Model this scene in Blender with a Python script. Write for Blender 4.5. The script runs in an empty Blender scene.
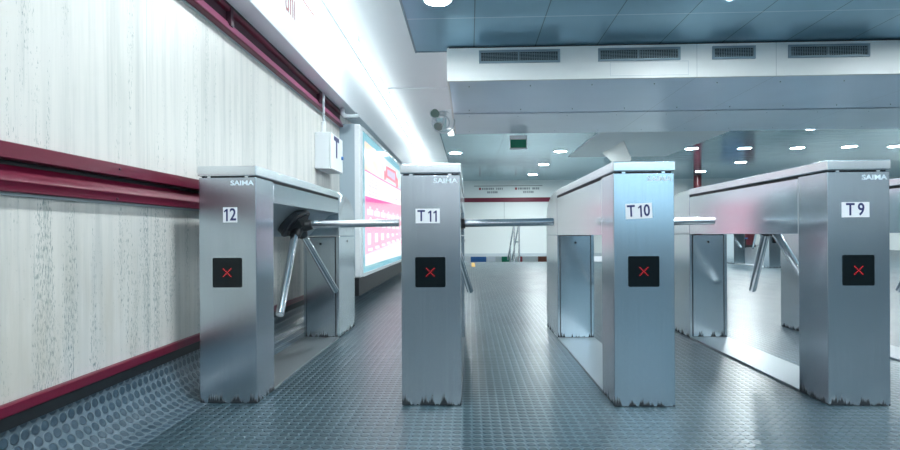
import bpy, bmesh, math, random
from mathutils import Vector, Matrix
random.seed(7)
sc = bpy.context.scene
COL = sc.collection
PI = math.pi

# ---------------------------------------------------------------- camera
F_PX, VX, HY, EYE = 540.0, 470.0, 234.0, 0.708
cam_d = bpy.data.cameras.new('camera')
cam_d.sensor_width = 36.0
cam_d.lens = 36.0 * F_PX / 900.0
cam_d.shift_y = (HY - 225.0) / 900.0
cam_d.clip_start = 0.05
cam_d.clip_end = 200
cam = bpy.data.objects.new('camera', cam_d)
COL.objects.link(cam)
cam.location = (0, 0, EYE)
cam.rotation_euler = (PI / 2, 0.0060, math.atan((VX - 450.0) / F_PX))
sc.camera = cam

# ---------------------------------------------------------------- world, exposure
w = bpy.data.worlds.new('world')
w.use_nodes = True
w.node_tree.nodes['Background'].inputs[0].default_value = (0.75, 0.9, 1.0, 1)
w.node_tree.nodes['Background'].inputs[1].default_value = 0.4
sc.world = w
sc.view_settings.view_transform = 'Standard'
sc.view_settings.look = 'None'
sc.view_settings.gamma = 1
sc.view_settings.use_curve_mapping = False
sc.view_settings.exposure = 1.22
STRIP_POWER = 3.3
DOWN_POWER = 172.0
FAR_DOWN_POWER = 175.0
BOX_POWER = 0.47

# ---------------------------------------------------------------- materials
def new_mat(name):
    m = bpy.data.materials.new(name)
    m.use_nodes = True
    nt = m.node_tree
    return m, nt, nt.nodes['Principled BSDF']

def rgba(c): return (c[0], c[1], c[2], 1)

def plain(name, c, rough=0.5, metal=0.0, spec=0.5, noise=0.0, nscale=20):
    m, nt, b = new_mat(name)
    b.inputs['Base Color'].default_value = rgba(c)
    b.inputs['Roughness'].default_value = rough
    b.inputs['Metallic'].default_value = metal
    b.inputs['Specular IOR Level'].default_value = spec
    if noise:
        g = nt.nodes.new('ShaderNodeNewGeometry')
        n = nt.nodes.new('ShaderNodeTexNoise'); n.inputs['Scale'].default_value = nscale
        n.inputs['Detail'].default_value = 4
        nt.links.new(g.outputs['Position'], n.inputs['Vector'])
        mr = nt.nodes.new('ShaderNodeMapRange')
        mr.inputs['To Min'].default_value = 1 - noise; mr.inputs['To Max'].default_value = 1 + noise
        nt.links.new(n.outputs['Fac'], mr.inputs['Value'])
        mx = nt.nodes.new('ShaderNodeMix'); mx.data_type = 'RGBA'; mx.blend_type = 'MULTIPLY'
        mx.inputs['Factor'].default_value = 1
        mx.inputs[6].default_value = rgba(c)
        nt.links.new(mr.outputs[0], mx.inputs[7])
        nt.links.new(mx.outputs[2], b.inputs['Base Color'])
    return m

def emit(name, c, power, rough=0.3):
    m, nt, b = new_mat(name)
    b.inputs['Base Color'].default_value = rgba([x * 0.12 for x in c])
    b.inputs['Emission Color'].default_value = rgba(c)
    b.inputs['Emission Strength'].default_value = power
    b.inputs['Roughness'].default_value = rough
    return m

def N(nt, typ, **kw):
    n = nt.nodes.new(typ)
    for k, v in kw.items():
        setattr(n, k, v)
    return n

def mathn(nt, op, a, b=None, c=None):
    n = nt.nodes.new('ShaderNodeMath'); n.operation = op
    for i, v in enumerate((a, b, c)):
        if v is None: continue
        if isinstance(v, (int, float)): n.inputs[i].default_value = v
        else: nt.links.new(v, n.inputs[i])
    return n.outputs[0]

def mixc(nt, fac, c1, c2, blend='MIX'):
    n = nt.nodes.new('ShaderNodeMix'); n.data_type = 'RGBA'; n.blend_type = blend
    for idx, v in ((0, fac), (6, c1), (7, c2)):
        if isinstance(v, (int, float)): n.inputs[idx].default_value = v
        elif isinstance(v, tuple): n.inputs[idx].default_value = rgba(v)
        else: nt.links.new(v, n.inputs[idx])
    return n.outputs[2]

def smooth(nt, v, a, b, lo=0.0, hi=1.0):
    n = nt.nodes.new('ShaderNodeMapRange'); n.interpolation_type = 'SMOOTHSTEP'
    nt.links.new(v, n.inputs['Value'])
    n.inputs['From Min'].default_value = a; n.inputs['From Max'].default_value = b
    n.inputs['To Min'].default_value = lo; n.inputs['To Max'].default_value = hi
    return n.outputs[0]

def pos_scaled(nt, s, coord='Position'):
    if coord == 'Position':
        g = nt.nodes.new('ShaderNodeNewGeometry').outputs['Position']
    else:
        g = nt.nodes.new('ShaderNodeTexCoord').outputs[coord]
    m = nt.nodes.new('ShaderNodeVectorMath'); m.operation = 'MULTIPLY'
    m.inputs[1].default_value = s
    nt.links.new(g, m.inputs[0])
    return m.outputs[0]

def noise(nt, vec, scale=1.0, detail=3.0, rough=0.5):
    n = nt.nodes.new('ShaderNodeTexNoise')
    n.inputs['Scale'].default_value = scale; n.inputs['Detail'].default_value = detail
    n.inputs['Roughness'].default_value = rough
    nt.links.new(vec, n.inputs['Vector'])
    return n.outputs['Fac']

def bump(nt, bsdf, h, strength, dist):
    bp = nt.nodes.new('ShaderNodeBump')
    bp.inputs['Strength'].default_value = strength; bp.inputs['Distance'].default_value = dist
    nt.links.new(h, bp.inputs['Height'])
    nt.links.new(bp.outputs[0], bsdf.inputs['Normal'])

def steel(name, c, rough, scuff=False, blotch=0.04):
    m, nt, b = new_mat(name)
    b.inputs['Metallic'].default_value = 1.0
    brush = noise(nt, pos_scaled(nt, (260, 260, 3)), 1.0, 1)
    b.inputs['Roughness'].default_value = rough
    col = mixc(nt, 1.0, c, smooth(nt, brush, 0.0, 1.0, 0.93, 1.05), 'MULTIPLY')
    if scuff:
        z = nt.nodes.new('ShaderNodeSeparateXYZ')
        nt.links.new(nt.nodes.new('ShaderNodeNewGeometry').outputs['Position'], z.inputs[0])
        s1 = noise(nt, pos_scaled(nt, (170, 170, 9)), 1.0, 3, 0.7)
        s2 = noise(nt, pos_scaled(nt, (30, 30, 1)), 1.0, 3)
        lim = mathn(nt, 'MULTIPLY', smooth(nt, s2, 0.40, 0.62, 0.004, 0.050), smooth(nt, s1, 0.35, 0.65, 0.4, 1.1))
        f = smooth(nt, mathn(nt, 'DIVIDE', z.outputs[2], lim), 0.5, 1.1, 0.97, 0.0)
        col = mixc(nt, f, col, (0.02, 0.025, 0.03))
        nt.links.new(mathn(nt, 'SUBTRACT', 1.0, f), b.inputs['Metallic'])
        nt.links.new(mathn(nt, 'MULTIPLY', mathn(nt, 'SUBTRACT', 0.9, f), 0.5), b.inputs['Specular IOR Level'])
    nt.links.new(col, b.inputs['Base Color'])
    return m

M = {}
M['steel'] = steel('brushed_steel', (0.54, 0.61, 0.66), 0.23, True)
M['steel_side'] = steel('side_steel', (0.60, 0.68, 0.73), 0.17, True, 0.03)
M['steel_cover'] = steel('cover_steel', (0.76, 0.82, 0.85), 0.24)
M['chrome'] = plain('polished_tube', (0.80, 0.83, 0.86), 0.17, 1.0)
M['plate'] = steel('matte_floor_plate', (0.42, 0.46, 0.48), 0.42)
M['lining'] = steel('matte_recess_lining', (0.50, 0.57, 0.61), 0.5)
M['black'] = plain('black_plastic', (0.012, 0.014, 0.017), 0.32)
M['hub'] = plain('hub_plastic', (0.02, 0.024, 0.03), 0.38)
M['gap'] = plain('gasket_and_shade_black', (0.015, 0.017, 0.02), 0.6)
M['glass'] = plain('display_glass', (0.006, 0.010, 0.012), 0.08, 0, 0.3)
M['led'] = emit('red_led', (1.0, 0.03, 0.05), 0.5)
M['sticker'] = plain('white_sticker', (0.86, 0.88, 0.92), 0.5)
M['navy'] = plain('navy_print', (0.015, 0.025, 0.13), 0.5)
M['logo'] = plain('pale_print', (0.72, 0.85, 0.92), 0.4)
M['maroon'] = plain('maroon_enamel', (0.13, 0.006, 0.027), 0.33, 0.0, 0.35, 0.12, 9)
M['maroon_dark'] = plain('dark_maroon_enamel_and_shade', (0.045, 0.007, 0.022), 0.6, 0.0, 0.6)
M['maroon_sheen'] = plain('maroon_lip_sheen', (0.34, 0.09, 0.17), 0.3)  # maroon lightened: the tube light's reflection on the trim lip, painted in
M['baseblack'] = plain('black_skirting_rubber', (0.007, 0.010, 0.013), 0.55, 0, 0.5, 0.5, 40)
M['white_paint'] = plain('white_paint', (0.80, 0.84, 0.86), 0.45, 0, 0.4, 0.02, 3)
M['white_soffit'] = plain('white_enamel_panel', (0.76, 0.82, 0.86), 0.5, 0, 0.5, 0.02, 3)
M['white_box'] = plain('white_powder_coat', (0.78, 0.82, 0.84), 0.4)
M['grey_pipe'] = plain('grey_conduit', (0.50, 0.56, 0.60), 0.45)
M['frame_grey'] = plain('grey_blue_frame', (0.38, 0.47, 0.53), 0.4)
M['vent'] = plain('grey_blue_vent', (0.22, 0.31, 0.36), 0.45)
M['vent_dark'] = plain('vent_shadow_black', (0.01, 0.014, 0.017), 0.8)
M['far_white'] = plain('far_white_panel', (0.72, 0.76, 0.76), 0.5)
M['red_col'] = plain('red_column_enamel', (0.10, 0.010, 0.02), 0.3)
M['green'] = plain('green_print', (0.0, 0.19, 0.10), 0.4)
M['blue'] = plain('blue_print', (0.03, 0.14, 0.38), 0.5)
M['brown'] = plain('brown_print', (0.16, 0.05, 0.03), 0.5)
M['yellow'] = plain('yellow_marking', (0.75, 0.45, 0.12), 0.6)
M['redprint'] = plain('red_print', (0.30, 0.03, 0.05), 0.5)
M['uniprint'] = plain('faded_red_print', (0.42, 0.14, 0.15), 0.5)
M['greyprint'] = plain('grey_print', (0.25, 0.28, 0.30), 0.5)
M['lens'] = plain('lamp_lens_glass', (0.12, 0.18, 0.16), 0.12, 0.3)
M['strip'] = emit('tube_light', (0.90, 0.98, 1.0), STRIP_POWER)
M['down'] = emit('downlight_glow', (0.87, 0.955, 0.985), DOWN_POWER)
M['fardown'] = emit('far_downlight_glow', (0.88, 0.98, 1.0), FAR_DOWN_POWER)
M['lampspot'] = emit('emergency_bulb', (0.95, 1.0, 1.0), 1.5)
M['ring'] = plain('lamp_ring_white', (0.75, 0.82, 0.86), 0.35)

def travertine():
    m, nt, b = new_mat('travertine_wall')
    base = (0.66, 0.65, 0.615)
    s = noise(nt, pos_scaled(nt, (14, 14, 0.5)), 1.0, 6, 0.7)
    s2 = noise(nt, pos_scaled(nt, (45, 45, 1.2)), 1.0, 4, 0.6)
    cloud = noise(nt, pos_scaled(nt, (2.2, 2.2, 1.4)), 1.0, 4, 0.6)
    col = mixc(nt, smooth(nt, s, 0.42, 0.68), base, (0.50, 0.51, 0.49))
    col = mixc(nt, smooth(nt, s2, 0.50, 0.72, 0, 0.7), col, (0.55, 0.56, 0.53))
    col = mixc(nt, smooth(nt, cloud, 0.4, 0.7, 0, 0.5), col, (0.70, 0.69, 0.66))
    # pits, gathered in vertical streaks
    pn = noise(nt, pos_scaled(nt, (250, 250, 50)), 1.0, 3, 0.6)
    pm = noise(nt, pos_scaled(nt, (17, 17, 0.9)), 1.0, 3, 0.55)
    sep = nt.nodes.new('ShaderNodeSeparateXYZ')
    nt.links.new(nt.nodes.new('ShaderNodeNewGeometry').outputs['Position'], sep.inputs[0])
    low = smooth(nt, sep.outputs[2], 1.25, 0.55, 0.0, 0.055)
    thr = mathn(nt, 'ADD', mathn(nt, 'ADD', pn, low), smooth(nt, pm, 0.42, 0.66, -0.088, 0.092))
    pit = smooth(nt, thr, 0.655, 0.72)
    col = mixc(nt, mathn(nt, 'MULTIPLY', pit, 0.75), col, (0.12, 0.20, 0.20))
    # wear lower down: ochre stains and fine grey veins
    stain = mathn(nt, 'MULTIPLY', smooth(nt, noise(nt, pos_scaled(nt, (4.5, 4.5, 1.2)), 1, 5, 0.65), 0.45, 0.70),
                  smooth(nt, sep.outputs[2], 0.95, 0.35, 0.0, 0.55))
    col = mixc(nt, stain, col, (0.50, 0.47, 0.40))
    hair = noise(nt, pos_scaled(nt, (110, 110, 3.0)), 1.0, 3, 0.6)
    col = mixc(nt, mathn(nt, 'MULTIPLY', smooth(nt, hair, 0.60, 0.74, 0, 0.55), smooth(nt, pm, 0.42, 0.6, 0.15, 1.0)), col, (0.28, 0.34, 0.32))
    # slab joints
    yj = mathn(nt, 'ABSOLUTE', mathn(nt, 'SUBTRACT', mathn(nt, 'FRACT', mathn(nt, 'DIVIDE', mathn(nt, 'ADD', sep.outputs[1], 0.15), 0.9)), 0.5))
    j = smooth(nt, yj, 0.0016, 0.0028, 0.55, 0.0)
    col = mixc(nt, j, col, (0.35, 0.40, 0.40))
    nt.links.new(col, b.inputs['Base Color'])
    b.inputs['Roughness'].default_value = 0.42
    b.inputs['Specular IOR Level'].default_value = 0.35
    h = mathn(nt, 'SUBTRACT', s2, mathn(nt, 'MULTIPLY', pit, 2.0))
    bump(nt, b, h, 0.25, 0.002)
    return m
M['stone'] = travertine()

def studded(name, base_top, base_low, rough):
    m, nt, b = new_mat(name)
    uv = nt.nodes.new('ShaderNodeUVMap').outputs[0]
    P = 0.036
    sc_ = nt.nodes.new('ShaderNodeVectorMath'); sc_.operation = 'SCALE'
    nt.links.new(uv, sc_.inputs[0]); sc_.inputs['Scale'].default_value = 1 / P
    fr = nt.nodes.new('ShaderNodeVectorMath'); fr.operation = 'FRACTION'
    nt.links.new(sc_.outputs[0], fr.inputs[0])
    sb = nt.nodes.new('ShaderNodeVectorMath'); sb.operation = 'SUBTRACT'
    nt.links.new(fr.outputs[0], sb.inputs[0]); sb.inputs[1].default_value = (0.5, 0.5, 0)
    ml = nt.nodes.new('ShaderNodeVectorMath'); ml.operation = 'MULTIPLY'
    nt.links.new(sb.outputs[0], ml.inputs[0]); ml.inputs[1].default_value = (1, 1, 0)
    ln = nt.nodes.new('ShaderNodeVectorMath'); ln.operation = 'LENGTH'
    nt.links.new(ml.outputs[0], ln.inputs[0])
    stud = smooth(nt, ln.outputs['Value'], 0.47, 0.36)
    grime = noise(nt, pos_scaled(nt, (2.4, 1.3, 3)), 1.0, 6, 0.65)
    fine = noise(nt, pos_scaled(nt, (60, 60, 60)), 1.0, 4, 0.6)
    col = mixc(nt, stud, base_low, base_top)
    col = mixc(nt, smooth(nt, fine, 0.45, 0.75, 0, 0.3), col, (0.14, 0.19, 0.22))
    col = mixc(nt, smooth(nt, grime, 0.42, 0.72, 0, 0.55), col, (0.028, 0.045, 0.055))
    nt.links.new(col, b.inputs['Base Color'])
    nt.links.new(smooth(nt, grime, 0.3, 0.7, rough, rough + 0.04), b.inputs['Roughness'])
    b.inputs['Specular IOR Level'].default_value = 0.65
    h = mathn(nt, 'ADD', stud, mathn(nt, 'MULTIPLY', fine, 0.05))
    bump(nt, b, h, 1.0, 0.0045)
    return m
M['floor'] = studded('studded_rubber_floor', (0.014, 0.038, 0.054), (0.050, 0.095, 0.118), 0.285)
M['cove'] = studded('studded_rubber_cove', (0.030, 0.062, 0.092), (0.13, 0.18, 0.215), 0.32)

def tile_ceiling(name, c, rough, ox, oy, tx, ty, wave=0.0):
    m, nt, b = new_mat(name)
    sep = nt.nodes.new('ShaderNodeSeparateXYZ')
    nt.links.new(nt.nodes.new('ShaderNodeNewGeometry').outputs['Position'], sep.inputs[0])
    def joint(v, o, t, wd):
        f = mathn(nt, 'FRACT', mathn(nt, 'ADD', mathn(nt, 'DIVIDE', mathn(nt, 'SUBTRACT', v, o), t), 0.5))
        d = mathn(nt, 'ABSOLUTE', mathn(nt, 'SUBTRACT', f, 0.5))
        return smooth(nt, d, wd / t, wd * 1.8 / t, 1.0, 0.0)
    jx = joint(sep.outputs[0], ox, tx, 0.003)
    jy = joint(sep.outputs[1], oy, ty, 0.004)
    n = noise(nt, pos_scaled(nt, (1.7, 1.2, 1)), 1.0, 3)
    col = mixc(nt, smooth(nt, n, 0.3, 0.7, 0, 1), c, tuple(x * 1.12 for x in c))
    col = mixc(nt, mathn(nt, 'MULTIPLY', jx, 0.75), col, (0.05, 0.09, 0.12))
    col = mixc(nt, mathn(nt, 'MULTIPLY', jy, 0.6), col, (0.75, 0.85, 0.9))
    nt.links.new(col, b.inputs['Base Color'])
    b.inputs['Metallic'].default_value = 0.75
    b.inputs['Roughness'].default_value = rough
    wv = noise(nt, pos_scaled(nt, (1.3, 6.0, 1)), 1.0, 2)
    bump(nt, b, wv, wave, 0.02)
    return m
M['tiles_near'] = tile_ceiling('blue_metal_ceiling_tiles', (0.25, 0.44, 0.56), 0.34, 0.05, 4.6, 0.6, 0.9, 0.05)
M['tiles_far'] = tile_ceiling('glossy_metal_ceiling_tiles', (0.40, 0.64, 0.73), 0.15, 0.05, 4.6, 0.6, 1.2, 0.12)

def duct_mat(name, c, rough, xs, metal=0.0):
    m, nt, b = new_mat(name)
    sep = nt.nodes.new('ShaderNodeSeparateXYZ')
    nt.links.new(nt.nodes.new('ShaderNodeNewGeometry').outputs['Position'], sep.inputs[0])
    tot = None
    for x in xs:
        d = mathn(nt, 'ABSOLUTE', mathn(nt, 'SUBTRACT', sep.outputs[0], x))
        j = smooth(nt, d, 0.002, 0.004, 0.4, 0.0)
        tot = j if tot is None else mathn(nt, 'MAXIMUM', tot, j)
    n = noise(nt, pos_scaled(nt, (1.2, 1.2, 2)), 1.0, 3)
    b.inputs['Metallic'].default_value = metal
    col = mixc(nt, smooth(nt, n, 0.3, 0.7), c, tuple(x * 0.95 for x in c))
    col = mixc(nt, tot, col, (0.2, 0.25, 0.28))
    nt.links.new(col, b.inputs['Base Color'])
    b.inputs['Roughness'].default_value = rough
    return m
M['duct_front'] = duct_mat('white_duct_face', (0.80, 0.83, 0.82), 0.45, (2.2, 2.95, 4.6))
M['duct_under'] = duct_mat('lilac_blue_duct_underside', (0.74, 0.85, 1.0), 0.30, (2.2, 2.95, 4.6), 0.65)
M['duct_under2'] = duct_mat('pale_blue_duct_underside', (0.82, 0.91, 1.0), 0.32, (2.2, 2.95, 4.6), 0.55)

def poster_mat():
    m, nt, b = new_mat('backlit_poster_print')
    sep = nt.nodes.new('ShaderNodeSeparateXYZ')
    nt.links.new(nt.nodes.new('ShaderNodeNewGeometry').outputs['Position'], sep.inputs[0])
    # orange to pale blue sun rays fanning from the lower left
    a = mathn(nt, 'ARCTAN2', mathn(nt, 'SUBTRACT', sep.outputs[2], 1.2), mathn(nt, 'SUBTRACT', sep.outputs[1], 7.3))
    rays = mathn(nt, 'SINE', mathn(nt, 'MULTIPLY', a, 26.0))
    f = smooth(nt, sep.outputs[1], 5.5, 7.3)
    col = mixc(nt, f, (0.98, 0.62, 0.42), (0.62, 0.88, 0.98))
    col = mixc(nt, smooth(nt, rays, -0.5, 0.9, 0, 0.5), col, (1.0, 0.93, 0.86))
    nt.links.new(col, b.inputs['Emission Color'])
    b.inputs['Base Color'].default_value = (0.1, 0.1, 0.1, 1)
    b.inputs['Emission Strength'].default_value = BOX_POWER
    b.inputs['Roughness'].default_value = 0.15
    return m
M['poster'] = poster_mat()
M['p_white'] = emit('poster_white', (0.93, 0.95, 1.0), BOX_POWER, 0.15)
M['p_pink'] = emit('poster_pink', (0.96, 0.34, 0.50), BOX_POWER, 0.15)
M['p_magenta'] = emit('poster_magenta', (0.95, 0.10, 0.42), BOX_POWER, 0.15)
M['p_red'] = emit('poster_red', (0.95, 0.25, 0.32), BOX_POWER, 0.15)
M['p_teal'] = emit('poster_teal_margin', (0.25, 0.60, 0.72), BOX_POWER * 0.75, 0.08)
M['p_lilac'] = emit('poster_lilac', (0.66, 0.60, 0.86), BOX_POWER, 0.15)
M['p_sky'] = emit('added_board_sky', (0.45, 0.78, 1.0), 1.2, 0.15)
M['p_pale'] = emit('poster_pale', (0.98, 0.78, 0.84), BOX_POWER, 0.15)

# ---------------------------------------------------------------- mesh helpers
def box(bm, x0, x1, y0, y1, z0, z1, bev=0.0, seg=2):
    vs = [bm.verts.new((x, y, z)) for x in (x0, x1) for y in (y0, y1) for z in (z0, z1)]
    idx = [(0, 1, 3, 2), (4, 6, 7, 5), (0, 4, 5, 1), (2, 3, 7, 6), (0, 2, 6, 4), (1, 5, 7, 3)]
    fs = [bm.faces.new([vs[i] for i in f]) for f in idx]
    if bev:
        es = list({e for f in fs for e in f.edges})
        bmesh.ops.bevel(bm, geom=es, offset=bev, segments=seg, profile=0.5, affect='EDGES')
    return vs

def prism(bm, pts, axis, a0, a1, bev=0.0):
    def mk(p, a):
        if axis == 'X': return (a, p[0], p[1])
        if axis == 'Y': return (p[0], a, p[1])
        return (p[0], p[1], a)
    A = [bm.verts.new(mk(p, a0)) for p in pts]
    B = [bm.verts.new(mk(p, a1)) for p in pts]
    fs = [bm.faces.new(A), bm.faces.new(B[::-1])]
    n = len(pts)
    for i in range(n):
        fs.append(bm.faces.new((A[i], B[i], B[(i + 1) % n], A[(i + 1) % n])))
    if bev:
        es = list(set(fs[0].edges) | set(fs[1].edges))
        bmesh.ops.bevel(bm, geom=es, offset=bev, segments=2, profile=0.5, affect='EDGES')

def tube(bm, p0, p1, r, seg=20, r1=None, cap=0.0):
    p0, p1 = Vector(p0), Vector(p1)
    d = p1 - p0; L = d.length
    q = Vector((0, 0, 1)).rotation_difference(d.normalized())
    rings = [(0.0, r)]
    if cap:
        rings = [(0, r - cap), (cap * 0.4, r - cap * 0.3), (cap, r), (L - cap, r if r1 is None else r1),
                 (L - cap * 0.4, (r if r1 is None else r1) - cap * 0.3), (L, (r if r1 is None else r1) - cap)]
    else:
        rings.append((L, r if r1 is None else r1))
    prev = None; first = None
    for h, rr in rings:
        ring = [bm.verts.new(p0 + q @ Vector((rr * math.cos(2 * PI * i / seg), rr * math.sin(2 * PI * i / seg), h))) for i in range(seg)]
        if prev:
            for i in range(seg):
                bm.faces.new((prev[i], prev[(i + 1) % seg], ring[(i + 1) % seg], ring[i]))
        else: first = ring
        prev = ring
    bm.faces.new(first[::-1]); bm.faces.new(prev)

def path_tube(bm, pts, r, seg=12):
    pts = [Vector(p) for p in pts]
    prev = None; first = None
    for i, p in enumerate(pts):
        t = (pts[min(i + 1, len(pts) - 1)] - pts[max(i - 1, 0)]).normalized()
        q = Vector((0, 0, 1)).rotation_difference(t)
        ring = [bm.verts.new(p + q @ Vector((r * math.cos(2 * PI * k / seg), r * math.sin(2 * PI * k / seg), 0))) for k in range(seg)]
        if prev:
            # match rotation
            off = min(range(seg), key=lambda o: (prev[0].co - ring[o].co).length)
            ring = ring[off:] + ring[:off]
            for k in range(seg):
                bm.faces.new((prev[k], prev[(k + 1) % seg], ring[(k + 1) % seg], ring[k]))
        else: first = ring
        prev = ring
    bm.faces.new(first[::-1]); bm.faces.new(prev)

def torus(bm, c, axis, R, r, seg=28, ts=8, a0=0.0, a1=2 * PI):
    q = Vector((0, 0, 1)).rotation_difference(Vector(axis).normalized())
    full = abs(a1 - a0 - 2 * PI) < 1e-6
    n = seg if full else seg + 1
    rings = []
    for i in range(n):
        a = a0 + (a1 - a0) * i / seg
        cc = Vector((R * math.cos(a), R * math.sin(a), 0))
        rings.append([bm.verts.new(Vector(c) + q @ (cc + Vector((math.cos(a), math.sin(a), 0)) * r * math.cos(2 * PI * k / ts) + Vector((0, 0, r * math.sin(2 * PI * k / ts))))) for k in range(ts)])
    for i in range(seg):
        A = rings[i]; B = rings[(i + 1) % n]
        for k in range(ts):
            bm.faces.new((A[k], B[k], B[(k + 1) % ts], A[(k + 1) % ts]))
    if not full:
        bm.faces.new(rings[0]); bm.faces.new(rings[-1][::-1])

def obj(name, bm, mat, parent=None, smooth_ang=50, loc=None, rot=None):
    bmesh.ops.recalc_face_normals(bm, faces=bm.faces[:])
    me = bpy.data.meshes.new(name)
    bm.to_mesh(me); bm.free()
    for p in me.polygons: p.use_smooth = True
    me.set_sharp_from_angle(angle=math.radians(smooth_ang))
    me.materials.append(mat)
    o = bpy.data.objects.new(name, me)
    COL.objects.link(o)
    if loc: o.location = loc
    if rot: o.rotation_euler = rot
    if parent: o.parent = parent
    wn = o.modifiers.new('weighted_normal', 'WEIGHTED_NORMAL'); wn.keep_sharp = True; wn.weight = 100
    return o

def bx(name, mat, parent, *a, **k):
    bm = bmesh.new(); box(bm, *a, **k)
    return obj(name, bm, mat, parent)

def thing(name, label, cat, loc=(0, 0, 0), group=None):
    o = bpy.data.objects.new(name, None); COL.objects.link(o)
    o.location = loc
    o.empty_display_size = 0.1
    return tag(o, label, cat, group)

def tag(o, label, cat, group=None):
    o['label'] = label; o['category'] = cat
    if group: o['group'] = group
    return o

def struct(o):
    o['kind'] = 'structure'
    return o

def dup(root, loc, label, group=None):
    r = root.copy(); COL.objects.link(r); r.location = loc
    r['label'] = label
    if group: r['group'] = group
    for ch in list(root.children):
        c = ch.copy(); COL.objects.link(c); c.parent = r
        for g in ch.children:
            d = g.copy(); COL.objects.link(d); d.parent = c
    return r

def text(name, s, size, mat, parent, matrix, sx=1.0, depth=0.0004, weight=0.0):
    cu = bpy.data.curves.new(name, 'FONT')
    cu.body = s; cu.size = size; cu.extrude = depth; cu.offset = weight
    cu.align_x = 'CENTER'; cu.align_y = 'CENTER'; cu.resolution_u = 3
    t = bpy.data.objects.new(name, cu); COL.objects.link(t)
    bpy.context.view_layer.update()
    dg = bpy.context.evaluated_depsgraph_get()
    me = bpy.data.meshes.new_from_object(t.evaluated_get(dg))
    bpy.data.objects.remove(t)
    me.name = name
    me.transform(matrix @ Matrix.Diagonal((sx, 1, 1, 1)))
    me.materials.clear(); me.materials.append(mat)
    o = bpy.data.objects.new(name, me); COL.objects.link(o)
    o.parent = parent
    return o

FRONT = Matrix.Rotation(PI / 2, 4, 'X')                                   # text facing -Y
RIGHT = Matrix.Rotation(PI / 2, 4, 'Z') @ Matrix.Rotation(PI / 2, 4, 'X')  # text facing +X

# ================================================================ THE SETTING
WX = -1.28          # face of the left wall
CZ = 2.55           # ceiling
Y0, Y1 = -5.0, 13.6 # back wall, head of the stairs
YF = 18.7
XR = 16.0

# floor with studs, UV in metres
def uv_sheet(name, prof, y0, y1, mat, nx=1):
    """prof: list of (x, z); u runs along the profile, v along y"""
    bm = bmesh.new(); uvl = bm.loops.layers.uv.new('UVMap')
    u = 0.0; us = [0.0]
    for a, b in zip(prof, prof[1:]):
        u += math.hypot(b[0] - a[0], b[1] - a[1]); us.append(u)
    A = [bm.verts.new((x, y0, z)) for x, z in prof]
    B = [bm.verts.new((x, y1, z)) for x, z in prof]
    for i in range(len(prof) - 1):
        f = bm.faces.new((A[i], A[i + 1], B[i + 1], B[i]))
        for lp, (uu, vv) in zip(f.loops, ((us[i], y0), (us[i + 1], y0), (us[i + 1], y1), (us[i], y1))):
            lp[uvl].uv = (uu + 50, vv + 50)
    me = bpy.data.meshes.new(name); bm.normal_update()
    bm.to_mesh(me); bm.free()
    for p in me.polygons: p.use_smooth = True
    me.materials.append(mat)
    o = bpy.data.objects.new(name, me); COL.objects.link(o)
    return o

CX0 = -1.11
cove = [(WX + 0.002, 0.20)] + [(CX0 - 0.168 * math.sin(a), 0.175 * (1 - math.cos(a))) for a in [PI / 2 * k / 14 for k in range(14, -1, -1)]]
struct(uv_sheet('floor_cove', cove, Y0, Y1, M['cove']))

bm = bmesh.new(); uvl = bm.loops.layers.uv.new('UVMap')
for (x0, x1, y0, y1) in ((CX0, 4.6, Y0, Y1), (4.6, XR, Y0, 34.0)):
    f = bm.faces.new([bm.verts.new(p) for p in ((x0, y0, 0), (x1, y0, 0), (x1, y1, 0), (x0, y1, 0))])
    for lp in f.loops: lp[uvl].uv = (lp.vert.co.x + 50, lp.vert.co.y + 50)
# thickness, seen at the head of the stairs
f = bm.faces.new([bm.verts.new(p) for p in ((CX0, Y1, 0), (4.6, Y1, 0), (4.6, Y1, -0.3), (CX0, Y1, -0.3))])
me = bpy.data.meshes.new('floor'); bm.to_mesh(me); bm.free(); me.materials.append(M['floor'])
fl = bpy.data.objects.new('floor', me); COL.objects.link(fl); struct(fl)

struct(bx('wall_left', M['stone'], None, WX - 0.12, WX, Y0, YF, -2.5, 1.925))
M['back'] = plain('blue_grey_added_dado', (0.10, 0.15, 0.19), 0.5)
struct(bx('wall_back_added_dado', M['back'], None, WX, XR, Y0, Y0 + 0.02, 0, 1.0))  # unseen dark dado, added to darken the lower reflections in the steel
struct(bx('wall_back', M['white_paint'], None, WX - 0.12, XR + .1, Y0 - 0.12, Y0, 0, 2.6))
struct(bx('wall_right', M['far_white'], None, XR, XR + 0.12, Y0, 34, 0, 2.6))

# skirting: red strip over black rubber
bm = bmesh.new(); prism(bm, [(WX, 0.178), (WX + 0.012, 0.178), (WX + 0.012, 0.216), (WX, 0.216)], 'Y', Y0, 5.25)
struct(obj('baseboard_left', bm, M['baseblack']))
bm = bmesh.new(); prism(bm, [(WX, 0.216), (WX + 0.016, 0.216), (WX + 0.018, 0.22), (WX + 0.018, 0.243), (WX + 0.012, 0.249), (WX, 0.249)], 'Y', Y0, 5.25)
struct(obj('baseboard_left_cap', bm, M['maroon']))

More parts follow.
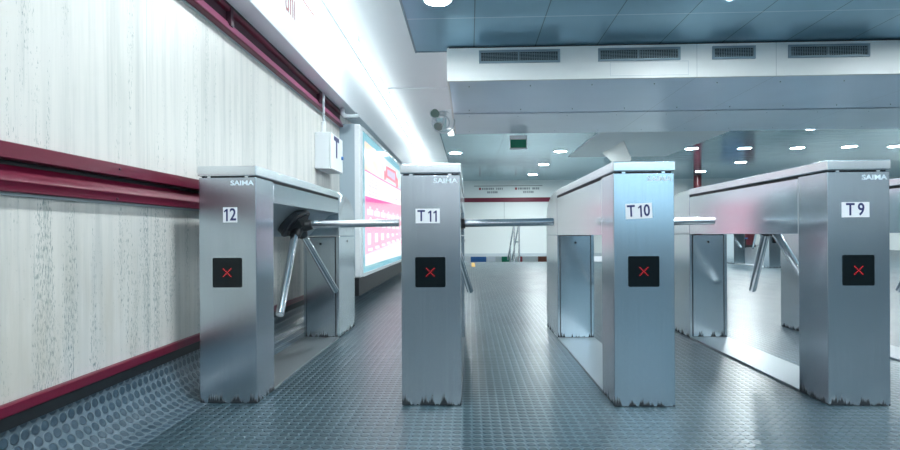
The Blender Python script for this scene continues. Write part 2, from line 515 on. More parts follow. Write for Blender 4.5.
# handrail-height maroon band, one folded profile along the wall
band = [(0, 0.965), (0.036, 0.965), (0.040, 0.961), (0.040, 0.922), (0.036, 0.919), (0.006, 0.919), (0.006, 0.906),
        (0.026, 0.878), (0.032, 0.871), (0.037, 0.864), (0.036, 0.857), (0.030, 0.846), (0.030, 0.834), (0.026, 0.830), (0, 0.830)]
bm = bmesh.new(); prism(bm, [(WX + a, b) for a, b in band], 'Y', Y0, 5.2)
tr = struct(obj('trim_1', bm, M['maroon']))
bx('groove_shade', M['gap'], tr, WX + 0.005, WX + 0.0075, Y0, 5.2, 0.9065, 0.9185)  # dark strip painting the shade under the band's overhang
for yy, zz in ((1.87, 0.945), (1.87, 0.840), (2.9, 0.945), (2.9, 0.84), (0.9, .945)):
    bm = bmesh.new(); xo = 0.039 if zz > 0.9 else 0.029; tube(bm, (WX + xo, yy, zz), (WX + xo + 0.005, yy, zz), 0.005, 10, cap=0.002)
    obj('screw', bm, M['maroon_dark'], tr)
# steel backing strip peeping out under the band
struct(bx('trim_2', M['grey_pipe'], None, WX, WX + 0.012, Y0, 5.2, 0.822, 0.830))

# upper maroon trim under the soffit
up = [(0, 1.762), (0.040, 1.762), (0.046, 1.768), (0.016, 1.826), (0.010, 1.828), (0.010, 1.880), (0.030, 1.882), (0.034, 1.888), (0.034, 1.902), (0, 1.902)]
bm = bmesh.new(); prism(bm, [(WX + a, b) for a, b in up], 'Y', Y0, 5.25)
t3 = struct(obj('trim_3', bm, M['maroon']))
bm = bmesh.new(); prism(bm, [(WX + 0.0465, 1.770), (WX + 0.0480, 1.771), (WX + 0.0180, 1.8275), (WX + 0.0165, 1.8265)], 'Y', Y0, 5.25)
obj('lower_lip', bm, M['maroon_sheen'], t3)
bx('shadow_band', M['maroon_dark'], t3, WX + 0.0105, WX + 0.0125, Y0, 5.25, 1.829, 1.879)
for yy in (2.78, 4.45):
    bx('joint_cover', M['maroon_dark'], t3, WX, WX + 0.037, yy, yy + 0.03, 1.806, 1.9)
struct(bx('trim_4', M['grey_pipe'], None, WX, WX + 0.012, Y0, 5.25, 1.757, 1.762))
struct(bx('trim_5', M['gap'], None, WX, WX + 0.030, Y0, 5.25, 1.902, 1.920))

# soffit and fascia (one L of white enamelled panel)
FX = -1.13
bm = bmesh.new()
prism(bm, [(WX - .1, 1.92), (FX - 0.006, 1.92), (FX, 1.926), (FX, 2.50), (FX - 0.03, 2.50), (FX - 0.03, 1.95), (WX - .1, 1.95)], 'Y', Y0, YF)
fascia = struct(obj('ceiling_fascia', bm, M['white_soffit']))
text('fascia_lettering', 'uni', 0.27, M['uniprint'], fascia, Matrix.Translation((FX + 0.001, 3.385, 2.185)) @ RIGHT, sx=0.62)
bx('fascia_line', M['uniprint'], fascia, FX, FX + 0.002, 3.25, 3.92, 2.306, 2.316)

# ceilings
TX = -0.54
struct(bx('ceiling', M['white_paint'], None, FX - 0.2, TX, Y0, YF, CZ, CZ + 0.06))
struct(bx('ceiling_white_bay', M['white_paint'], None, TX, XR, 5.43, 8.57, CZ, CZ + 0.06))
struct(bx('ceiling_tiles_near', M['tiles_near'], None, TX, XR, Y0, 5.43, CZ - 0.004, CZ + 0.06))
struct(bx('ceiling_tiles_far', M['tiles_far'], None, TX, XR, 8.57, 34, CZ - 0.004, CZ + 0.06))
bm = bmesh.new()
for a in ((TX - 0.004, TX + 0.014, Y0, 5.45), (TX, 0.6, 5.42, 5.44), (TX - 0.004, TX + 0.014, 8.55, YF)):
    box(bm, a[0], a[1], a[2], a[3], CZ - 0.010, CZ - 0.003)
struct(obj('trim_6', bm, M['vent']))
struct(bx('trim_7', M['white_paint'], None, -1.02, -0.25, 6.75, 6.98, CZ - 0.02, CZ))
# painted white ceiling field to the right
struct(bx('ceiling_white_field', M['white_paint'], None, 2.35, 4.65, 8.7, 13.0, CZ - 0.03, CZ - 0.003))

# bulkhead / air duct across the hall
DX0, DY0, DY1, DZ = -0.216, 5.30, 8.10, 2.21
bm = bmesh.new(); prism(bm, [(DY0, DZ), (DY0 + 0.03, DZ), (DY0 + 0.03, CZ - 0.02), (DY0, CZ - 0.02)], 'X', DX0, XR, 0.002)
duct = struct(obj('ceiling_bulkhead', bm, M['duct_front']))
bx('side_panel', M['duct_front'], duct, DX0, DX0 + 0.02, DY0 + 0.03, DY1, DZ, CZ)
bx('underside_panel', M['duct_under'], duct, DX0 + 0.02, XR, DY0 + 0.03, 6.74, DZ + 0.002, DZ + 0.02)
bx('underside_panel', M['duct_under2'], duct, DX0 + 0.02, XR, 6.765, DY1, DZ - 0.006, DZ + 0.012)
bx('seam_strip', M['gap'], duct, DX0 + 0.02, XR, 6.70, 6.80, DZ + 0.02, DZ + 0.025)
bx('rear_panel', M['duct_front'], duct, DX0, XR, DY1 - 0.02, DY1, DZ, CZ)
bx('shadow_gap', M['gap'], duct, DX0 + .02, XR, DY0 + 0.02, DY0 + 0.05, CZ - 0.03, CZ - 0.004)
bm = bmesh.new()
for xx in [0.0 + 0.62 * k for k in range(14)]:
    for yy in (5.5, 6.55, 6.9, 7.9):
        tube(bm, (xx, yy, DZ + 0.0), (xx, yy, DZ - 0.009), 0.006, 8)
s = obj('panel_screws', bm, M['vent'], duct); s['kind'] = 'stuff'
bm = bmesh.new()   # access hatch outline on the duct's face
for a in ((1.37, 2.12, 2.232, 2.236), (1.37, 2.12, 2.365, 2.369)):
    box(bm, a[0], a[1], DY0 - 0.001, DY0 + 0.001, a[2], a[3])
for x in (1.37, 2.117):
    box(bm, x, x + 0.003, DY0 - 0.001, DY0 + 0.001, 2.232, 2.369)
obj('access_hatch', bm, M['grey_pipe'], duct)

# ---- far end: white fascia wall over the stairs, maroon bands
fw = struct(bx('wall_far', M['far_white'], None, WX, 4.6, YF, YF + 0.15, -0.06, CZ))
bx('maroon_band', M['maroon'], fw, WX, 2.78, YF - 0.03, YF, 1.80, 1.95)
bx('maroon_band', M['maroon'], fw, WX, 4.6, YF - 0.03, YF, 0.98, 1.08)
bx('top_line', M['greyprint'], fw, 0.15, 2.5, YF - 0.01, YF, 2.345, 2.37)
bx('bottom_lip', M['grey_pipe'], fw, WX, 4.6, YF - 0.05, YF, -0.08, 0.03)
bx('panel_joint', M['greyprint'], fw, 1.18, 1.19, YF - 0.006, YF, 1.1, 1.8)
bm = bmesh.new()
for x0 in (0.42, 1.66):
    for zz, n in ((2.26, 12), (2.14, 7)):
        x = x0 + (0.12 if n == 7 else 0)
        for k in range(n):
            wd = random.uniform(0.035, 0.055)
            if k not in (0 if n == 7 else 7,): box(bm, x, x + wd, YF - 0.008, YF, zz - 0.035, zz + 0.035)
            x += 0.062
obj('direction_lettering', bm, M['greyprint'], fw)
bm = bmesh.new()
for x0 in (0.32, 1.56): box(bm, x0, x0 + 0.07, YF - 0.008, YF, 2.22, 2.30)
obj('red_marks', bm, M['redprint'], fw)
# lintel carried on across the right half of the hall, farther back wall
struct(bx('wall_far_lintel', M['far_white'], None, 4.6, XR, YF, YF + 0.15, 1.95, CZ))
struct(bx('wall_far_right', M['far_white'], None, 4.6, XR, 34, 34.1, 0, CZ))
struct(bx('wall_stair_side', M['far_white'], None, 4.6, 4.7, Y1, YF, -2.5, 1.2))
# lower concourse
struct(bx('floor_lower', M['floor'], None, WX, 4.6, Y1, 26, -2.55, -2.5))
lw = struct(bx('wall_lower', M['far_white'], None, WX, 4.6, 21.0, 21.1, -2.5, -0.1))
for i, (x0, x1, mt, lab) in enumerate(((0.02, 0.62, 'blue', 'blue poster seen low in the gap, leftmost of the row'), (0.66, 0.98, 'sticker', 'white poster seen low between the blue and green ones'),
                         (1.22, 1.55, 'green', 'small green poster seen low beyond the top of the stairs'), (1.85, 2.02, 'redprint', 'narrow dark red poster seen low just left of the handrail'),
                         (2.62, 3.75, 'brown', 'wide brown poster seen low right of the handrail'))):
    o = bx('poster', M[mt], None, x0, x1, 20.965, 20.995, -0.62, -0.14)
    tag(o, lab, 'poster', 'posters on the lower wall beyond the stairs')

# stairs (flight going down away from the camera)
bm = bmesh.new()
for k in range(12):
    box(bm, WX, 4.6, Y1 + 0.28 * k, Y1 + 0.28 * (k + 1) + 0.02, -0.17 * (k + 1) - 0.2, -0.17 * (k + 1))
struct(obj('floor_stairs', bm, M['plate']))

# ================================================================ LAMPS
bm = bmesh.new(); box(bm, -1.055, -0.995, Y0 + 0.3, 17.0, CZ - 0.135, CZ - 0.105, 0.004)
sl = thing('strip_light', 'long continuous white fluorescent strip running along the top of the left fascia', 'ceiling light', (0, 0, 0))
obj('tube', bm, M['strip'], sl)
bx('housing', M['ring'], sl, -1.04, -1.01, Y0 + .3, 17.0, CZ - 0.105, CZ - 0.09)
for k in range(12):
    bm = bmesh.new(); tube(bm, (-1.025, Y0 + 0.5 + 1.9 * k, CZ - 0.09), (-1.025, Y0 + 0.5 + 1.9 * k, CZ), 0.006, 8)
    obj('hanger', bm, M['ring'], sl)

def downlight(x, y, r, mat, label, group):
    t = thing('downlight', label, 'ceiling light', (x, y, CZ - 0.004), group)
    bm = bmesh.new(); torus(bm, (0, 0, -0.004), (0, 0, 1), r + 0.008, 0.010, 32, 8)
    obj('trim_ring', bm, M['ring'], t)
    bm = bmesh.new(); tube(bm, (0, 0, -0.008), (0, 0, -0.002), r, 32)
    obj('lens', bm, M[mat], t)
    return t
NX = [-0.24, 2.05, 4.34, 6.63, 8.9]
downlight(-0.24, 4.22, 0.10, 'down', 'bright round recessed downlight at the top of the picture left of centre', 'downlights in the near blue tiles')
downlight(2.05, 4.22, 0.10, 'down', 'bright round recessed downlight at the top of the picture right of centre', 'downlights in the near blue tiles')
for yy in (4.22, 1.9, -0.4, -2.9):
    for xx in NX:
        if yy == 4.22 and xx < 3: continue
        downlight(xx, yy, 0.10, 'down', 'round recessed downlight in the blue tiles outside the picture', 'downlights behind the camera')

# far downlights, at their places in the tiled ceiling
def on_plane(px, py, Z):
    th = math.atan((VX - 450) / F_PX); c, s = math.cos(th), math.sin(th)
    r = (px - 450) / F_PX; u = -(py - HY) / F_PX
    t = (Z - EYE) / u
    return ((r * c - s) * t, (r * s + c) * t)
FAR = [(456, 153, 'far downlight just above the right shoulder of turnstile T 11'), (561, 152, 'far downlight right of the green exit sign'),
       (544, 165, 'far downlight below and right of the green exit sign'), (533, 175, 'farthest small downlight under the green exit sign'),
       (692, 150, 'far downlight right of turnstile T 10, higher one'), (701, 173, 'far small downlight low over the reddened streak right of T 10'),
       (745, 150, 'far downlight between T 10 and T 9, middle of its row'), (741, 164, 'far downlight between T 10 and T 9, lower one'),
       (798, 150, 'far downlight above the left front edge of turnstile T 9'), (850, 149, 'far downlight above the top of turnstile T 9'),
       (748, 130.5, 'far downlight half hidden by the duct, left one'), (814, 130.5, 'far downlight half hidden by the duct, right one'),
       (896, 149, 'far downlight at the right edge of the picture'), (608, 172, 'far downlight hidden close behind turnstile T 10')]
for px, py, lab in FAR[:-1]:
    x, y = on_plane(px, py, CZ - 0.01)
    downlight(x, y, 0.13, 'fardown', lab, 'downlights in the far ceiling')

for yy in (9.9, 15.5, 20.5, 25.5, 30.5):  # extra lamps added to brighten the right part of the far hall
    for xx in (10.6, 14.2) if yy < 16 else (6.2, 8.7, 11.2, 13.7):
        downlight(xx, yy, 0.13, 'fardown', 'small recessed downlight added deep in the right part of the far hall', 'downlights added to brighten the far hall')

# ================================================================ BILLBOARD on the left wall
bb = thing('backlit_billboard', 'tall backlit advertising billboard with pink poster on the left wall', 'billboard', (-1.18, 5.3, 0.28))
BX, BY, BZ = -1.18, 5.3, 0.28
def bbx(name, mat, *a, parent=None, **k):
    a = (a[0] - BX, a[1] - BX, a[2] - BY, a[3] - BY, a[4] - BZ, a[5] - BZ)
    return bx(name, mat, parent or bb, *a, **k)
YE = 9.6
bbx('case', M['frame_grey'], WX, -1.13, 5.28, YE, 0.30, 1.80)
bbx('upright', M['white_box'], -1.15, -1.075, 5.28, 5.42, 0.28, 1.80, bev=0.018, seg=3)
bbx('upright', M['white_box'], -1.15, -1.075, YE - 0.12, YE, 0.28, 1.80, bev=0.018, seg=3)
bbx('top_rail', M['white_box'], -1.13, -1.078, 5.42, YE - 0.1, 1.765, 1.80)
bbx('bottom_rail', M['white_box'], -1.13, -1.078, 5.42, YE - 0.1, 0.28, 0.315)
bbx('plinth', M['baseblack'], WX + 0.01, -1.10, 5.3, YE, 0.10, 0.28)
pst = bbx('glass_front', M['p_teal'], -1.13, -1.086, 5.42, YE - 0.12, 0.315, 1.765)
PX = -1.086
def pp(name, mat, y0, y1, z0, z1, lift=0.002):
    return bbx(name, M[mat], PX, PX + lift, y0, y1, z0, z1, parent=bb)
pp('poster_print', 'poster', 5.56, 9.3, 1.12, 1.68, 0.0015)
pp('poster_paper', 'p_white', 5.56, 9.3, 0.38, 1.12, 0.0015)
def poly(name, mat, pts, lift):
    bm = bmesh.new(); prism(bm, [(y - BY, z - BZ) for y, z in pts], 'X', PX + lift - 0.001 - BX, PX + lift - BX)
    return obj(name, bm, M[mat], bb)
# white lower half swooping up to the magenta line
poly('white_field', 'p_white', [(5.56, 0.9), (9.3, 0.9), (9.3, 1.40), (8.3, 1.395), (7.3, 1.385), (6.4, 1.375), (5.56, 1.37)], 0.0025)
poly('magenta_curve', 'p_magenta', [(5.56, 1.368), (6.4, 1.373), (7.3, 1.383), (8.3, 1.393), (9.3, 1.398), (9.3, 1.412), (8.3, 1.408), (7.3, 1.398), (6.4, 1.388), (5.56, 1.384)], 0.003)
poly('pink_field', 'p_pink', [(5.56, 0.50), (9.3, 0.56), (9.3, 1.18), (7.4, 1.14), (6.4, 1.12), (5.56, 1.11)], 0.003)
poly('magenta_corner', 'p_magenta', [(5.56, 1.05), (6.5, 1.085), (7.4, 1.125), (7.4, 1.14), (6.4, 1.12), (5.56, 1.11)], 0.0035)
poly('pale_field', 'p_pale', [(5.56, 0.40), (9.3, 0.47), (9.3, 0.66), (5.56, 0.50)], 0.003)
poly('ribbon', 'p_red', [(6.82, 1.40), (6.98, 1.42), (6.98, 1.45), (7.9, 1.45), (7.95, 1.40), (8.15, 1.42), (8.1, 1.54), (7.95, 1.56), (7.9, 1.63), (6.98, 1.60), (6.95, 1.52), (6.82, 1.52)], 0.0035)
poly('ribbon_field', 'p_lilac', [(7.08, 1.485), (7.8, 1.485), (7.8, 1.59), (7.08, 1.565)], 0.0045)
text('poster_lettering', 'LOMACE', 0.19, M['p_lilac'], bb, Matrix.Translation((PX + 0.004 - BX, 7.5 - BY, 1.27 - BZ)) @ RIGHT, sx=1.5, depth=0.0005)
bm = bmesh.new()
for z in (1.30, 1.265, 1.225, 1.17, 1.135):
    for k in range(3):
        y = 5.75 + 0.2 * k
        box(bm, PX + 0.001 - BX, PX + 0.004 - BX, y - BY, y + 0.15 - BY, z - BZ, z + 0.022 - BZ)
obj('small_print', bm, M['p_lilac'], bb)
bm = bmesh.new()
def slab(y0, y1, z0, z1): box(bm, PX + 0.001 - BX, PX + 0.0045 - BX, y0 - BY, y1 - BY, z0 - BZ, z1 - BZ)
for k in range(8):
    y = 5.66 + 0.44 * k
    slab(y, y + 0.34, 0.92, 0.98); slab(y + 0.12, y + 0.22, 0.99, 1.01)
    slab(y + 0.05, y + 0.36, 0.79, 0.85); slab(y + 0.14, y + 0.24, 0.87, 0.895)
    slab(y + 0.02, y + 0.20, 0.60 + .02 * k, 0.72); slab(y + 0.05, y + 0.3, 0.53 + 0.016 * k, 0.56 + 0.016 * k)
obj('white_print', bm, M['p_white'], bb)

# two lit boards added behind the camera, brightening undersides and mirrored in the steel
for x0, x1, mt, lab in ((-0.9, 1.1, 'p_white', 'added white light board on the wall behind the camera'), (1.9, 4.3, 'p_sky', 'added pale blue light board on the wall behind the camera')):
    t = thing('backlit_billboard', lab, 'billboard', (x0, Y0 + 0.02, 1.05))  # boards added for their light and reflections
    bx('frame', M['white_box'], t, 0, x1 - x0, 0, 0.12, 0, 1.2, bev=0.01)
    bx('glass_front', M[mt], t, 0.06, x1 - x0 - 0.06, 0.11, 0.124, 0.06, 1.14)

# ================================================================ CALL BOX and pipes on the wall
cb = thing('call_box', 'white metal wall box marked with a dark letter T above turnstile 12', 'wall box', (WX, 4.42, 1.255))
bm = bmesh.new(); box(bm, 0, 0.122, 0, 0.42, 0, 0.305, 0.006); obj('body', bm, M['white_box'], cb)
dr = bx('door', M['white_box'], cb, 0.124, 0.136, 0.004, 0.416, 0.004, 0.301, bev=0.003)
text('letter', 'T', 0.24, M['navy'], dr, Matrix.Translation((0.1365, 0.19, 0.19)) @ RIGHT, sx=1.2, weight=0.008)
bm = bmesh.new(); tube(bm, (0.136, 0.375, 0.135), (0.15, 0.375, 0.135), 0.016, 14); obj('lock', bm, M['blue'], dr)

bm = bmesh.new()
path_tube(bm, [(WX + 0.055, 4.50, 1.90), (WX + 0.055, 4.50, 1.5)], 0.010)
cp = tag(obj('conduit', bm, M['grey_pipe']), 'thin grey vertical conduit running down the wall into the white call box', 'pipe')
bm = bmesh.new(); tube(bm, (WX + 0.055, 4.50, 1.54), (WX + 0.055, 4.50, 1.66), 0.02, 14, cap=0.004)
obj('pipe_fitting', bm, M['white_box'], cp)
bm = bmesh.new()
pts = [(WX + 0.07, 5.12, 1.918), (WX + 0.07, 5.12, 1.875)]
for k in range(1, 9):
    a = PI / 2 * k / 8
    pts.append((WX + 0.07 + 0.035 * (1 - math.cos(a)), 5.12, 1.875 - 0.035 * math.sin(a)))
pts += [(WX + 0.15, 5.13, 1.838), (WX + 0.20, 5.14, 1.845), (WX + 0.215, 5.14, 1.865)]
path_tube(bm, pts, 0.022)
tag(obj('conduit', bm, M['grey_pipe']), 'bent grey pipe under the soffit at the near top corner of the billboard', 'pipe')

# ================================================================ VENTS on the duct face
def vent(px0, px1, split, label):
    th = math.atan((VX - 450) / F_PX); c, s = math.cos(th), math.sin(th)
    def X(px):
        r = (px - 450) / F_PX
        return (r * c - s) / (r * s + c) * DY0
    x0, x1 = X(px0), X(px1)
    W = x1 - x0; H = 0.125
    t = thing('air_vent', label, 'vent', (x0, DY0, 2.50 - H), 'air vents along the duct')
    fr = 0.022
    bm = bmesh.new()
    box(bm, 0, W, -0.018, 0, 0, fr); box(bm, 0, W, -0.018, 0, H - fr, H)
    box(bm, 0, fr, -0.018, 0, fr, H - fr); box(bm, W - fr, W, -0.018, 0, fr, H - fr)
    if split: box(bm, W * 0.49 - 0.008, W * 0.49 + 0.008, -0.017, 0, fr, H - fr)
    obj('frame', bm, M['vent'], t)
    bx('backing', M['vent_dark'], t, fr, W - fr, -0.003, -0.001, fr, H - fr)
    bm = bmesh.new()
    for k in range(1, 6):
        z = fr + (H - 2 * fr) * k / 6
        box(bm, fr, W - fr, -0.013, -0.004, z - 0.0014, z + 0.0014)
    n = int((W - 2 * fr) / 0.022)
    for k in range(1, n):
        x = fr + (W - 2 * fr) * k / n
        box(bm, x - 0.0012, x + 0.0012, -0.012, -0.004, fr, H - fr)
    obj('grille', bm, M['vent'], t)
vent(480, 561, True, 'wide double air vent on the duct, nearest the left end')
vent(599, 681, True, 'wide double air vent on the duct, second from the left end')
vent(713, 756, False, 'short single air vent on the duct above turnstiles T 10 and T 9')
vent(789, 870, True, 'wide double air vent on the duct, farthest to the right')

# ================================================================ EXIT SIGN, EMERGENCY LAMP, CAMERA
es = thing('exit_sign', 'small hanging green and white exit sign behind the duct', 'sign', (0.63, 8.5, 2.03))
bx('panel', M['white_box'], es, 0, 0.27, -0.015, 0.015, 0, 0.215, bev=0.004)
bx('green_face', M['green'], es, 0.012, 0.258, -0.018, -0.014, 0.02, 0.15)
bm = bmesh.new()
bm.free()
for x in (0.06, 0.21):
    bm = bmesh.new(); tube(bm, (x, 0, 0.21), (x, 0, 0.51), 0.006, 8); obj('hanger', bm, M['grey_pipe'], es)

el = thing('emergency_lamp', 'caged twin emergency lamp fixed to the left end of the duct', 'lamp', (-0.28, 7.1, 2.07))
bx('mount_box', M['white_box'], el, -0.02, 0.08, -0.05, 0.05, 0.02, 0.27, bev=0.008)
bx('arm_plate', M['white_box'], el, -0.20, 0.02, -0.02, 0.0, 0.20, 0.24, bev=0.004)
bm = bmesh.new(); tube(bm, (-0.17, -0.10, 0.20), (-0.13, 0.0, 0.22), 0.062, 20, 0.03, cap=0.004); obj('lamp_head', bm, M['lens'], el)
bm = bmesh.new(); tube(bm, (-0.13, -0.12, 0.02), (-0.10, 0.0, 0.08), 0.06, 20, 0.03, cap=0.004); obj('lamp_head', bm, M['lens'], el)
bm = bmesh.new()
torus(bm, (-0.06, -0.06, 0.10), (0.1, -1, 0.1), 0.145, 0.011, 28, 6)
torus(bm, (-0.08, -0.08, 0.09), (0.1, -1, 0.1), 0.10, 0.009, 28, 6)
torus(bm, (-0.17, -0.10, 0.20), (0.3, -1, 0.2), 0.06, 0.006, 20, 6)
torus(bm, (-0.12, -0.13, 0.03), (0.2, -1, 0.1), 0.065, 0.006, 20, 6)
obj('wire_cage', bm, M['grey_pipe'], el)
bm = bmesh.new(); tube(bm, (0.0, -0.03, -0.05), (0.07, -0.03, -0.03), 0.03, 16, 0.045, cap=0.006); obj('bulb', bm, M['lampspot'], el)
bm = bmesh.new(); tube(bm, (-0.06, -0.04, 0.08), (-0.03, -0.04, 0.23), 0.012, 10); obj('bracket', bm, M['grey_pipe'], el)

sp = thing('security_camera', 'small grey security camera hanging under the duct at far right', 'camera', (6.85, 8.4, 2.20))
bm = bmesh.new(); tube(bm, (-0.18, -0.10, 0.10), (0.10, 0.05, 0.17), 0.055, 18, cap=0.008); obj('body', bm, M['grey_pipe'], sp)
bm = bmesh.new(); tube(bm, (0.02, 0.0, 0.16), (0.06, 0.0, 0.345), 0.014, 10); obj('bracket', bm, M['grey_pipe'], sp)
bm = bmesh.new(); tube(bm, (-0.185, -0.103, 0.099), (-0.21, -0.116, 0.093), 0.045, 18); obj('lens', bm, M['black'], sp)

# bright folded panel hanging in the white field
def hang_panel():
    th = math.atan((VX - 450) / F_PX); c, s = math.cos(th), math.sin(th)
    bm = bmesh.new()
    def P(px, py, d):
        r = (px - 450) / F_PX; u = -(py - HY) / F_PX
        return Vector(((r * c - s) * d, (r * s + c) * d, EYE + u * d))
    vs = [P(602, 153, 12.2), P(624, 141, 10.6), P(632, 160.5, 10.6), P(622, 172, 11.4)]
    lo = [bm.verts.new(v) for v in vs]; hi = [bm.verts.new(v + Vector((0, 0.02, 0.04))) for v in vs]
    bm.faces.new(lo); bm.faces.new(hi[::-1])
    for i in range(4): bm.faces.new((lo[i], hi[i], hi[(i + 1) % 4], lo[(i + 1) % 4]))
    o = obj('hanging_panel', bm, M['far_white'])
    return tag(o, 'bright white tilted panel with a pointed corner hanging above turnstile T 10', 'ceiling panel')
hang_panel()

# ================================================================ HANDRAIL at the head of the stairs
hr = thing('stair_handrail', 'steel stair handrail standing at the head of the stairs', 'handrail', (1.10, 13.5, 0))
def rail_pts(dx): return [(dx, 0, 0), (dx, 0, 0.90)] + [(dx, 0.06 * (1 - math.cos(a)), 0.90 + 0.06 * math.sin(a)) for a in (0.4, 0.9, 1.4)] + [(dx, 2.3, -0.05)]
bm = bmesh.new(); path_tube(bm, rail_pts(0), 0.022); obj('rail', bm, M['chrome'], hr)
bm = bmesh.new(); path_tube(bm, rail_pts(0.12), 0.022); obj('rail', bm, M['chrome'], hr)
bm = bmesh.new(); tube(bm, (0, 0, 0.5), (0.12, 0, 0.5), 0.016); obj('crossbar', bm, M['chrome'], hr)
bm = bmesh.new(); tube(bm, (0, 1.3, -0.75), (0, 1.3, 0.46), 0.02); obj('post', bm, M['chrome'], hr)

tag(bx('floor_marking', M['yellow'], None, 0.03, 0.11, 11.6, 13.1, 0.0, 0.003), 'short faded yellow stripe on the floor near the stairs', 'floor marking')

# ================================================================ RED COLUMNS and far things on the right
def column(x, y, r, label):
    bm = bmesh.new(); tube(bm, (0, 0, 0), (0, 0, CZ - 0.01), r, 28)
    t = obj('column', bm, M['red_col']); t.location = (x, y, 0)
    tag(t, label, 'column', 'red columns in the far hall')
    bm = bmesh.new(); tube(bm, (0, 0, 0), (0, 0, 0.12), r + 0.03, 28); obj('column_base', bm, M['black'], t)
column(7.3, 17.6, 0.12, 'red round column rising behind turnstile T 10 right shoulder')
column(13.2, 26.0, 0.22, 'thick red round column seen past the arms of T 9')
bn = thing('bench', 'low blue bench standing far off by the red column', 'bench', (12.3, 25.2, 0))
bx('seat', M['blue'], bn, -0.7, 0.3, -0.2, 0.2, 0.40, 0.46, bev=0.01)
bx('backrest', M['blue'], bn, -0.7, 0.3, 0.17, 0.21, 0.50, 0.80, bev=0.01)
for xx in (-0.62, 0.22):
    bx('leg', M['black'], bn, xx - 0.03, xx + 0.03, -0.16, 0.19, 0, 0.40)

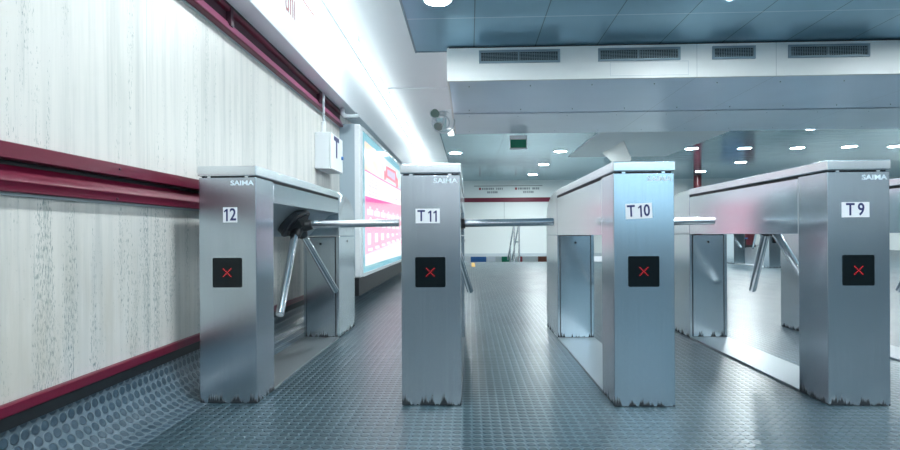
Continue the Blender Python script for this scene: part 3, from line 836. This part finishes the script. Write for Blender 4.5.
# ================================================================ TURNSTILES
W = 0.245
def make_body():
    t = thing('turnstile', 'x', 'turnstile', (0, 0, 0))
    bm = bmesh.new(); box(bm, 0, W, 0, 0.20, 0, 0.9515, 0.003)
    obj('front_column', bm, M['steel'], t)
    bm = bmesh.new()
    prism(bm, [(0.001, 0.700), (0.035, 0.700), (0.178, 0.838), (W - 0.001, 0.857), (W - 0.001, 0.944), (0.001, 0.944)], 'Y', 0.202, 1.424, 0.002)
    obj('beam_housing', bm, M['steel_side'], t)
    bm = bmesh.new()
    prism(bm, [(0.037, 0.6985), (0.180, 0.8365), (W - 0.002, 0.8550), (W - 0.002, 0.8570), (0.179, 0.8385), (0.035, 0.7005)], 'Y', 0.204, 1.422)
    obj('recess_lining', bm, M['lining'], t)
    nose = [(1.426, 0.699), (1.426, 0.994)]
    for k in range(0, 13):
        a = PI / 2 * k / 12
        nose.append((1.50 + 0.43 * math.sin(a) ** 1.0, 0.80 + 0.192 * math.cos(a) ** 0.9 if k < 12 else 0.80))
    nose += [(1.93, 0.699)]
    bm = bmesh.new(); prism(bm, nose, 'X', 0.0, W, 0.003)
    obj('rear_nose', bm, M['steel_side'], t, smooth_ang=28)
    bm = bmesh.new(); box(bm, 0, W, 1.426, 1.93, 0, 0.695, 0.003)
    rc = obj('rear_column', bm, M['steel_side'], t)
    bm = bmesh.new(); box(bm, 0.020, W - 0.026, 1.420, 1.427, 0.012, 0.690, 0.002)
    pn = obj('access_panel', bm, M['steel_side'], t)
    bm = bmesh.new(); tube(bm, (0.12, 1.4205, 0.645), (0.12, 1.417, 0.645), 0.008, 14); obj('lock', bm, M['black'], pn)
    bm = bmesh.new(); tube(bm, (W - 0.001, 1.68, 0.66), (W + 0.003, 1.68, 0.66), 0.008, 14); obj('side_lock', bm, M['black'], rc)
    # dark edges of the access panel
    bx('panel_gap', M['gap'], t, 0.016, W - 0.020, 1.4235, 1.4265, 0.0, 0.695)
    bm = bmesh.new(); box(bm, 0.009, W - 0.009, 0.009, 1.42, 0.943, 0.958)
    obj('gasket', bm, M['gap'], t)
    bm = bmesh.new(); box(bm, -0.004, W + 0.004, -0.006, 1.425, 0.957, 1.0, 0.006, 3)
    cv = obj('top_cover', bm, M['steel_cover'], t)
    for x in (0.035, W - 0.050):
        bx('cover_latch', M['steel_cover'], cv, x, x + 0.015, 0.002, 0.014, 0.945, 0.958, bev=0.001)
    bx('base_plate', M['plate'], t, 0.0, W, 0.20, 1.426, 0.0, 0.010, bev=0.002)
    # side seam
    bm = bmesh.new(); box(bm, 0.0, 0.004, 0.1995, 0.2025, 0.70, 0.943); obj('seam', bm, M['grey_pipe'], t)
    # display window, rounded square of black glass
    bm = bmesh.new()
    cx, cz, h, r = W / 2 - 0.002, 0.551, 0.0625, 0.006
    pts = []
    for (sx, sz, a0) in ((1, 1, 0), (-1, 1, PI / 2), (-1, -1, PI), (1, -1, 3 * PI / 2)):
        for k in range(4):
            a = a0 + PI / 2 * k / 3
            pts.append((cx + sx * (h - r) + r * math.cos(a), cz + sz * (h - r) + r * math.sin(a)))
    prism(bm, pts, 'Y', -0.002, 0.001)
    dw = obj('display_window', bm, M['glass'], t)
    bm = bmesh.new()
    for k in range(-3, 4):
        for sg in ((1, -1) if k else (1,)):
            x, z = cx + 0.0052 * k, cz + 0.0052 * k * sg
            tube(bm, (x, -0.0035, z), (x, -0.0015, z), 0.0017, 8)
    obj('cross_light', bm, M['led'], dw)
    # hub and three arms
    C = Vector((0.156, 0.765, 0.778)); n = Vector((0.695, 0, -0.719)).normalized()
    bm = bmesh.new()
    tube(bm, C - n * 0.075, C + n * 0.006, 0.097, 40, cap=0.004)
    tube(bm, C + n * 0.006, C + n * 0.020, 0.102, 40, 0.098, cap=0.003)
    hb = obj('hub', bm, M['hub'], t)
    bm = bmesh.new(); tube(bm, C + n * 0.018, C + n * 0.060, 0.084, 6, 0.056, cap=0.004)
    obj('hub_block', bm, M['black'], hb, smooth_ang=20)
    O = C + n * 0.018
    tips = [Vector((0.747, 0.775, 0.772)), Vector((0.285, 1.175, 0.350)), Vector((0.215, 0.355, 0.320))]
    for i, tp in enumerate(tips):
        d = (tp - O).normalized()
        bm = bmesh.new(); tube(bm, O + d * 0.055, tp, 0.0205, 24, cap=0.003)
        am = obj('arm', bm, M['chrome'], t)
        bm = bmesh.new()
        s0 = O + d * 0.01 + n * 0.02; s1 = O + d * 0.095
        tube(bm, O + d * 0.02 + n * 0.010, O + d * 0.088, 0.037, 20, 0.028, cap=0.003)
        obj('arm_socket', bm, M['black'], am, smooth_ang=20)
    return t

def put_number(t, s, cx, cz, w_, h_, tilt, size):
    R = Matrix.Translation((cx, -0.0016, cz)) @ Matrix.Rotation(tilt, 4, 'Y')
    bm = bmesh.new(); box(bm, -w_ / 2, w_ / 2, -0.0008, 0.0014, -h_ / 2, h_ / 2)
    bmesh.ops.transform(bm, matrix=R, verts=bm.verts[:])
    st = obj('number_sticker', bm, M['sticker'], t)
    adv = {'T': 0.60, ' ': 0.16, '1': 0.44}
    tot = sum(adv.get(c, 0.60) for c in s) * size * 0.8
    x = -tot / 2
    for c in s:
        a = adv.get(c, 0.60) * size * 0.8
        P = R @ Matrix.Translation((x + a / 2, -0.0012, -0.001))
        if c == '1':
            h = size * 0.36; q = size * 0.05
            bm = bmesh.new()
            prism(bm, [(q * 0.2, -h), (q * 2.2, -h), (q * 2.2, h), (q * 0.6, h), (-q * 2.4, h - q * 2.6), (-q * 1.7, h - q * 4.0), (q * 0.2, h - q * 2.6)], 'Y', -0.0003, 0.0003)
            bmesh.ops.transform(bm, matrix=P, verts=bm.verts[:])
            obj('number', bm, M['navy'], st)
        elif c != ' ':
            text('number', c, size, M['navy'], st, P @ FRONT, sx=0.80, depth=0.0003, weight=0.0012)
        x += a

def put_logo(t):
    text('maker_logo', 'SAIMA', 0.028, M['logo'], t, Matrix.Translation((W - 0.060, -0.0008, 0.927)) @ FRONT, sx=1.25, depth=0.0006, weight=0.0006)

YT = 2.225
proto = make_body()
SPOT = [(-1.142, 'brushed steel turnstile with sticker 12 standing beside the left stone wall'),
        (-0.285, 'brushed steel turnstile with sticker T 11, between turnstiles 12 and T 10'),
        (0.585, 'brushed steel turnstile with a tilted T 10 sticker, right of centre'),
        (1.455, 'brushed steel turnstile with sticker T 9, rightmost with its front in view'),
        (2.335, 'steel turnstile cut by the right edge, glimpsed just behind T 9'),
        (3.21, 'steel turnstile of which a sliver shows at the far right edge')]
put_logo(proto)
units = []
for i, (x, lab) in enumerate(SPOT):
    loc = (x, YT + (0.012, 0, 0, 0.03, 0, 0)[i], 0)
    if i == 0:
        proto.location = loc; proto['label'] = lab; proto['group'] = 'turnstiles in a row across the hall'; units.append(proto)
    else:
        units.append(dup(proto, loc, lab, 'turnstiles in a row across the hall'))
units[3].rotation_euler = (0, 0, -0.012)
put_number(units[0], '12', 0.134, 0.794, 0.060, 0.064, 0, 0.072)
put_number(units[1], 'T 11', 0.111, 0.783, 0.100, 0.060, 0, 0.064)
put_number(units[2], 'T 10', 0.102, 0.797, 0.106, 0.062, math.radians(-2.5), 0.066)
put_number(units[3], 'T 9', 0.110, 0.797, 0.108, 0.062, 0, 0.070)
# one more gate cabinet a long way off
dup(proto, (5.88, 10.85, 0), 'small far steel gate cabinet seen between the arms and column of T 9')
